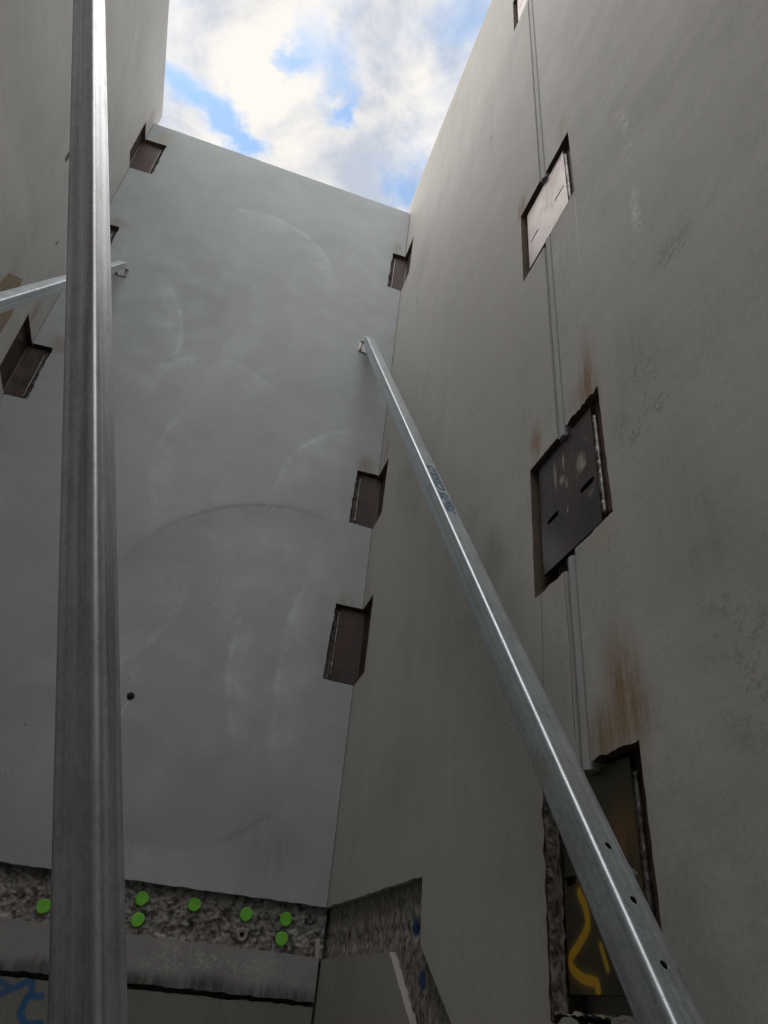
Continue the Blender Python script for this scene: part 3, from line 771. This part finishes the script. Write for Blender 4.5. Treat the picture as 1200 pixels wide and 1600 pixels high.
def joint_plate(i, mat, slots, lab, y0=1.372, y1=1.702, z0=None, z1=None, w0=0.016, mp=right, pocket=None, embed=True):
    fz0, fz1, nz0, nz1 = JP[i] if pocket is None else pocket
    z0 = nz0 + (0.036 if i > 1 else 0.024) if z0 is None else z0; z1 = nz1 - 0.022 if z1 is None else z1
    root = thing('steel_plate', lab, 'steel plate', tuple(mp((y0 + y1) / 2, z0, w0 + 0.02)), 'welded plates across the vertical joint')
    bm = bmesh.new()
    L = [(y0, z0), (y1, z0), (y1, z1), (y0, z1)]
    prism(bm, [L] + [slot_loop(u, v, h, r, a) for u, v, h, r, a in slots], mp, w0, w0 + 0.016)
    keep(obj('plate', bm, mat), root)
    if embed:
        bm = bmesh.new()
        prism(bm, [[(1.310, nz0 + 0.05), (1.726, nz0 + 0.05), (1.726, max(fz1, nz1) - 0.004), (1.310, max(fz1, nz1) - 0.004)]], mp, w0 + 0.0165, w0 + 0.026)
        keep(obj('embedded_plate', bm, M_EMBED), root)
    bm = bmesh.new()
    weld(bm, mp(y0 - 0.003, z0 + 0.02, w0 + 0.011), mp(y0 - 0.003, z1 - 0.03, w0 + 0.011), 0.0085, i * 3.1 + 1, (-1, 0, 0))
    keep(obj('weld_bead', bm, M_WELD, smooth=60), root)
    bm = bmesh.new()
    weld(bm, mp(y1 + 0.003, z0 + 0.02, w0 + 0.011), mp(y1 + 0.003, z1 - 0.03, w0 + 0.011), 0.0075, i * 3.1 + 2, (-1, 0, 0))
    keep(obj('weld_bead', bm, M_WELD, smooth=60), root)
    return root


joint_plate(1, M_PLATE, [(1.427, 1.315, 0.028, 0.0095, 0.0), (1.628, 1.325, 0.026, 0.0095, 0.0)],
            'dark steel plate splashed with pale cement, slotted, halfway up the vertical joint')
joint_plate(2, M_PLATE_HI, [(1.427, 2.862, 0.032, 0.0055, 0.0), (1.645, 2.868, 0.030, 0.0055, 0.0)],
            'pale pinkish reflecting steel plate with two thin slots, second from the top of the joint')
joint_plate(3, M_PLATE_HI, [(1.427, 5.45, 0.030, 0.0055, 0.0), (1.645, 5.45, 0.030, 0.0055, 0.0)],
            'rusty steel plate cut off by the top edge of the picture')
joint_plate(0, M_PLATE_LO, [(1.672, 0.296, 0.02, 0.010, 0.0), (1.44, 0.262, 0.02, 0.010, 0.0)],
            'lowest dark steel plate sprayed with a yellow squiggle, behind the slanting brace', y0=1.385, y1=1.702, z0=0.072, z1=0.522, w0=0.030)
# rusty offcut of plate fixed flat on the left wall
bm = bmesh.new()
prism(bm, [[(3.411, 3.498), (3.236, 3.34), (3.205, 3.20), (3.22, 2.95), (3.49, 2.95), (3.522, 3.133), (3.527, 3.297), (3.44, 3.42)]], left, -0.008, 0.002)
tag(obj('steel_plate', bm, M_TAN), 'tan rusty steel plate flat on the left wall at the left picture edge', 'steel plate')

# ------------------------------------------------------------------ steel angles in the corner pockets
def corner_angle(z0, z1, wb, ws, side, lab, group, seed):
    """side +1: right corner, -1: left corner.  An angle section with one leg on each wall."""
    sx = side; X0 = XR if side > 0 else XL
    za, zb = z0 + 0.018, z1 - 0.010
    o_ = 0.030                                     # how far the legs lie behind the wall faces
    root = thing('steel_angle', lab, 'steel angle', (X0 + sx * o_, YB + o_, za), group)
    th = 0.014; xe = X0 - sx * (wb - 0.034); ye = YB - (ws - 0.030)
    hx, hy = X0 + sx * o_, YB + o_; r = 0.012
    inner = [(xe, hy)] + [(hx - sx * r + sx * r * math.sin(t), hy - r + r * math.cos(t)) for t in [k * math.pi / 8 for k in range(5)]] + [(hx, ye)]
    outer = [(hx + sx * th, ye), (hx + sx * th, hy + th), (xe, hy + th)]
    pts = inner + outer
    bm = bmesh.new()
    lo = [bm.verts.new((x, y, za)) for x, y in pts]; hi = [bm.verts.new((x, y, zb)) for x, y in pts]
    n = len(pts)
    for k in range(n): bm.faces.new((lo[k], lo[(k + 1) % n], hi[(k + 1) % n], hi[k]))
    def cap(v, m):                                  # L-shaped end as three quads / fan
        bm.faces.new((v[0], v[1], v[n - 2], v[n - 1])); bm.faces.new([v[k] for k in range(1, m)] + [v[n - 2]]); bm.faces.new((v[m - 1], v[m], v[m + 1], v[n - 2]))
    m = len(inner) - 1
    cap(lo, m); cap(hi, m)
    keep(obj('angle_section', bm, M_ANGLE, smooth=35), root)
    bm = bmesh.new()
    weld(bm, (xe - sx * 0.002, hy + 0.004, za + 0.02), (xe - sx * 0.002, hy + 0.004, zb - 0.03), 0.009, seed, (0, -1, 0))
    keep(obj('weld_bead', bm, M_WELD, smooth=60), root)
    bm = bmesh.new()
    weld(bm, (hx + sx * 0.004, ye - 0.002, za + 0.02), (hx + sx * 0.004, ye - 0.002, zb - 0.03), 0.009, seed + 1, (-sx, 0, 0))
    keep(obj('weld_bead', bm, M_WELD, smooth=60), root)
    # embedded plates behind the legs
    bm = bmesh.new()
    xa, xb = sorted((X0 - sx * (wb - 0.004), hx + sx * th)); box(bm, (xa, hy + th + 0.0005, z0 + 0.006), (xb, hy + th + 0.010, z1 - 0.003))
    keep(obj('embedded_plate', bm, M_BURNT), root)


for (q, lab) in zip(CR, ('lowest rusty steel angle in the right inner corner', 'middle rusty steel angle in the right inner corner, left of the slanting brace', 'topmost rusty steel angle in the right inner corner, below the wall top')):
    corner_angle(*q, 1, lab, 'steel angles in the corner pockets', 200 + q[0])
for (q, lab) in zip(CL, ('topmost rusty steel angle in the left inner corner, just under the wall top', 'rusty steel angle in the left inner corner mostly hidden behind the upright brace', 'lowest visible steel angle in the left inner corner, left of the upright brace')):
    corner_angle(*q, -1, lab, 'steel angles in the corner pockets', 300 + q[0])

# ------------------------------------------------------------------ braces
def rounded_square(s, r, k=5):
    out = []
    for cx, cy, a0 in ((1, 1, 0), (-1, 1, 90), (-1, -1, 180), (1, -1, 270)):
        for j in range(k + 1):
            a = math.radians(a0 + 90 * j / k)
            out.append((cx * (s / 2 - r) + r * math.cos(a), cy * (s / 2 - r) + r * math.sin(a)))
    return out


def tube_mesh(s, r, wall, z0, z1, holes=(), seg=1):
    """hollow section along local z; holes = (z, radius) drilled through the -y wall and the +y wall"""
    bm = bmesh.new()
    po = rounded_square(s, r); pi_ = rounded_square(s - 2 * wall, max(r - wall, 0.001))
    n = len(po); nz = seg
    O = [[bm.verts.new((x, y, z0 + (z1 - z0) * i / nz)) for x, y in po] for i in range(nz + 1)]
    I = [[bm.verts.new((x, y, z0 + (z1 - z0) * i / nz)) for x, y in pi_] for i in range(nz + 1)]
    for i in range(nz):
        for k in range(n):
            q = (k + 1) % n
            bm.faces.new((O[i][k], O[i][q], O[i + 1][q], O[i + 1][k])); bm.faces.new((I[i][q], I[i][k], I[i + 1][k], I[i + 1][q]))
    for i in (0, nz):
        for k in range(n):
            q = (k + 1) % n
            bm.faces.new((O[i][k], O[i][q], I[i][q], I[i][k]))
    bmesh.ops.recalc_face_normals(bm, faces=bm.faces)
    me = bpy.data.meshes.new('tube'); bm.to_mesh(me); bm.free()
    if holes:
        hb = bmesh.new()
        for z, hr in holes: cyl(hb, (0.0, -s * 0.7, z), (0.0, s * 0.7, z), hr, 24)
        bmesh.ops.recalc_face_normals(hb, faces=hb.faces)
        hm = bpy.data.meshes.new('cut'); hb.to_mesh(hm); hb.free()
        a = bpy.data.objects.new('a', me); c = bpy.data.objects.new('c', hm); COL.objects.link(a); COL.objects.link(c)
        md = a.modifiers.new('b', 'BOOLEAN'); md.operation = 'DIFFERENCE'; md.object = c; md.solver = 'EXACT'
        dg = bpy.context.evaluated_depsgraph_get(); me2 = bpy.data.meshes.new_from_object(a.evaluated_get(dg))
        bpy.data.objects.remove(a); bpy.data.objects.remove(c); bpy.data.meshes.remove(me); bpy.data.meshes.remove(hm)
        me = me2; me.name = 'tube'; me.materials.clear()
    for p in me.polygons:
        p.use_smooth = max(abs(p.normal.x), abs(p.normal.y), abs(p.normal.z)) < 0.9998
    return me


def place(o, root, M):
    o.parent = root
    o.matrix_basis = Matrix.Translation(-Vector(root.location)) @ M
    return o


def hexbolt(bm, a, d, r, h):
    """washer, hexagon nut and thread end as one turned piece"""
    d = Vector(d).normalized(); a = Vector(a); e = d.orthogonal().normalized(); f = d.cross(e); n = 12; rows = []
    for w, rr, hexa in ((-0.003, r * 1.5, 0), (0.0, r * 1.5, 0), (0.0001, r, 1), (h, r, 1), (h + 0.0001, r * 0.55, 0), (h + r * 0.9, r * 0.5, 0)):
        rows.append([bm.verts.new(a + d * w + (rr * (0.89 if hexa and k % 2 else 1.0)) * (math.cos(k * 2 * math.pi / n) * e + math.sin(k * 2 * math.pi / n) * f)) for k in range(n)])
    for p, q in zip(rows[:-1], rows[1:]):
        for k in range(n): bm.faces.new((p[k], p[(k + 1) % n], q[(k + 1) % n], q[k]))
    bm.faces.new(rows[0]); bm.faces.new(rows[-1])


def bracket(root, end, axis, normal, s, wall_pt, spin):
    """shoe at one end: base plate on the surface, two lugs and a cross bolt holding the tube end"""
    nrm = Vector(normal).normalized(); ax = Vector(axis).normalized()
    side = Vector(spin); side = (side - nrm * side.dot(nrm)).normalized(); oth = nrm.cross(side)
    W = Vector(wall_pt)
    F = Matrix((side, oth, nrm)).transposed().to_4x4(); F.translation = W
    bm = bmesh.new(); box(bm, (-s * 0.85, -s * 0.80, 0.0), (s * 0.85, s * 0.80, 0.008)); bevel(bm, 0.001, 1)
    br = obj('bracket', bm, M_ZINC, smooth=35); place(br, root, F)
    # lugs
    G = Matrix.Translation(Vector(root.location)) @ br.matrix_basis
    for sg in (-1, 1):
        bm = bmesh.new(); box(bm, (sg * (s / 2 + 0.0035) - 0.003, -s * 0.42, 0.006), (sg * (s / 2 + 0.0035) + 0.003, s * 0.42, s * 1.35)); bevel(bm, 0.001, 1)
        lug = obj('lug', bm, M_ZINC, smooth=35); lug.parent = br
    for sg in (-1, 1):
        bm = bmesh.new(); hexbolt(bm, (sg * (s / 2 + 0.0075), 0, s * 0.85), (sg, 0, 0), 0.011, 0.009)
        bo = obj('bolt', bm, M_ZINC, smooth=35); bo.parent = br
    for sy in (-1, 1):
        bm = bmesh.new(); hexbolt(bm, (s * 0.60 * sy, s * 0.55 * sy, 0.0085), (0, 0, 1), 0.010, 0.008)
        bo = obj('anchor_bolt', bm, M_ZINC, smooth=35); bo.parent = br
    return br


def frame(P, d, e1):
    d = Vector(d).normalized(); e1 = Vector(e1); e1 = (e1 - d * e1.dot(d)).normalized(); e2 = d.cross(e1)
    M = Matrix((e1, e2, d)).transposed().to_4x4(); M.translation = Vector(P)
    return M


# slanting brace on the right, foot on the floor behind the camera's right, head on the facing wall
P = Vector((0.7073, 3.9, 4.441)); d = Vector((-0.0259, 0.6276, 1.0)).normalized()
MR = frame(P, d, (0.9878, 0.1422, -0.0637))           # local -y is the face turned up to the right
tf = (ZF + 0.05 - P.z) / d.z
foot = P + d * tf
r1 = thing('brace', 'slanting galvanised square tube brace on the right with drilled holes and blue print', 'brace', (foot.x, foot.y, ZF), 'galvanised wall braces')
me = tube_mesh(0.0735, 0.0085, 0.004, tf, 0.035, [(-4.921, 0.0075), (-5.033, 0.0075), (-5.146, 0.0075), (-5.26, 0.0075), (-5.37, 0.0075)], 40)
place(link('tube', me, M_TUBE), r1, MR)
bracket(r1, P, d, (0, -1, 0), 0.0735, (0.706, YB, 4.475), (1, 0, 0))
bracket(r1, foot, d, (0, 0, 1), 0.0735, (foot.x, foot.y, ZF), (1, 0, 0))
bm = bmesh.new(); hexbolt(bm, (0.0735 / 2 + 0.0025, -0.018, -4.952), (1, 0, 0), 0.0095, 0.014)
place(obj('bolt', bm, M_ZINC, smooth=35), r1, MR)
# blue mill print on the same face
cu = bpy.data.curves.new('print', 'FONT'); cu.body = '75x75 C350LO'; cu.size = 0.062; cu.extrude = 0.0; cu.offset = 0.0035; cu.align_x = 'LEFT'
tmp = bpy.data.objects.new('print_curve', cu); COL.objects.link(tmp)
me = bpy.data.meshes.new_from_object(tmp.evaluated_get(bpy.context.evaluated_depsgraph_get())); bpy.data.objects.remove(tmp)
xs = [v.co.x for v in me.vertices]; ys = [v.co.y for v in me.vertices]; w_ = max(xs) - min(xs); h_ = max(ys) - min(ys)
for v in me.vertices:
    a = (v.co.x - min(xs)) / w_; b_ = (v.co.y - min(ys)) / h_
    v.co = Vector((0.022 - b_ * 0.046, -0.0735 / 2 - 0.0004, -3.42 + a * 0.50))
txt = place(link('printed_text', me, M_INK), r1, MR); txt['kind'] = 'stuff'

# upright brace close to the camera on the left, leaning to the left wall
P = Vector((-0.25, 1.193, 0.697)); d = Vector((-0.3187, 0.0225, 1.0)).normalized()
e1 = (Vector((0.0479, 0.0134, 0.015)) - Vector((0.0124, -0.0502, 0.0051)))
ML = frame(P, d, e1)
tf = (ZF + 0.05 - P.z) / d.z; foot = P + d * tf; th_ = (XL + 0.045 - P.x) / d.x; head = P + d * th_
r2 = thing('brace', 'nearest galvanised square tube brace standing almost upright on the left of the picture', 'brace', (foot.x, foot.y, ZF), 'galvanised wall braces')
place(link('tube', tube_mesh(0.0735, 0.0085, 0.004, tf, th_, (), 30), M_TUBE_L), r2, ML)
bracket(r2, foot, d, (0, 0, 1), 0.0735, (foot.x, foot.y, ZF), (0, 1, 0))
bracket(r2, head, d, (1, 0, 0), 0.0735, (XL, head.y, head.z), (0, 1, 0))

# far brace, low angle across the left, head on the facing wall
P = Vector((-1.271, 3.9, 4.453)); d = Vector((-0.1207, 0.7449, 1.0)).normalized()
e1 = Vector((0.0258, -0.0192, 0.0174)) - Vector((-0.0257, -0.0222, 0.0135))
M3 = frame(P, d, e1)
tf = (ZF + 0.05 - P.z) / d.z; foot = P + d * tf
r3 = thing('brace', 'far galvanised square tube brace crossing behind the upright one to the facing wall', 'brace', (foot.x, foot.y, ZF), 'galvanised wall braces')
place(link('tube', tube_mesh(0.0525, 0.0065, 0.0035, tf, 0.03), M_TUBE), r3, M3)
bracket(r3, P, d, (0, -1, 0), 0.0525, (-1.276, YB, 4.485), (1, 0, 0))
bracket(r3, foot, d, (0, 0, 1), 0.0525, (foot.x, foot.y, ZF), (1, 0, 0))
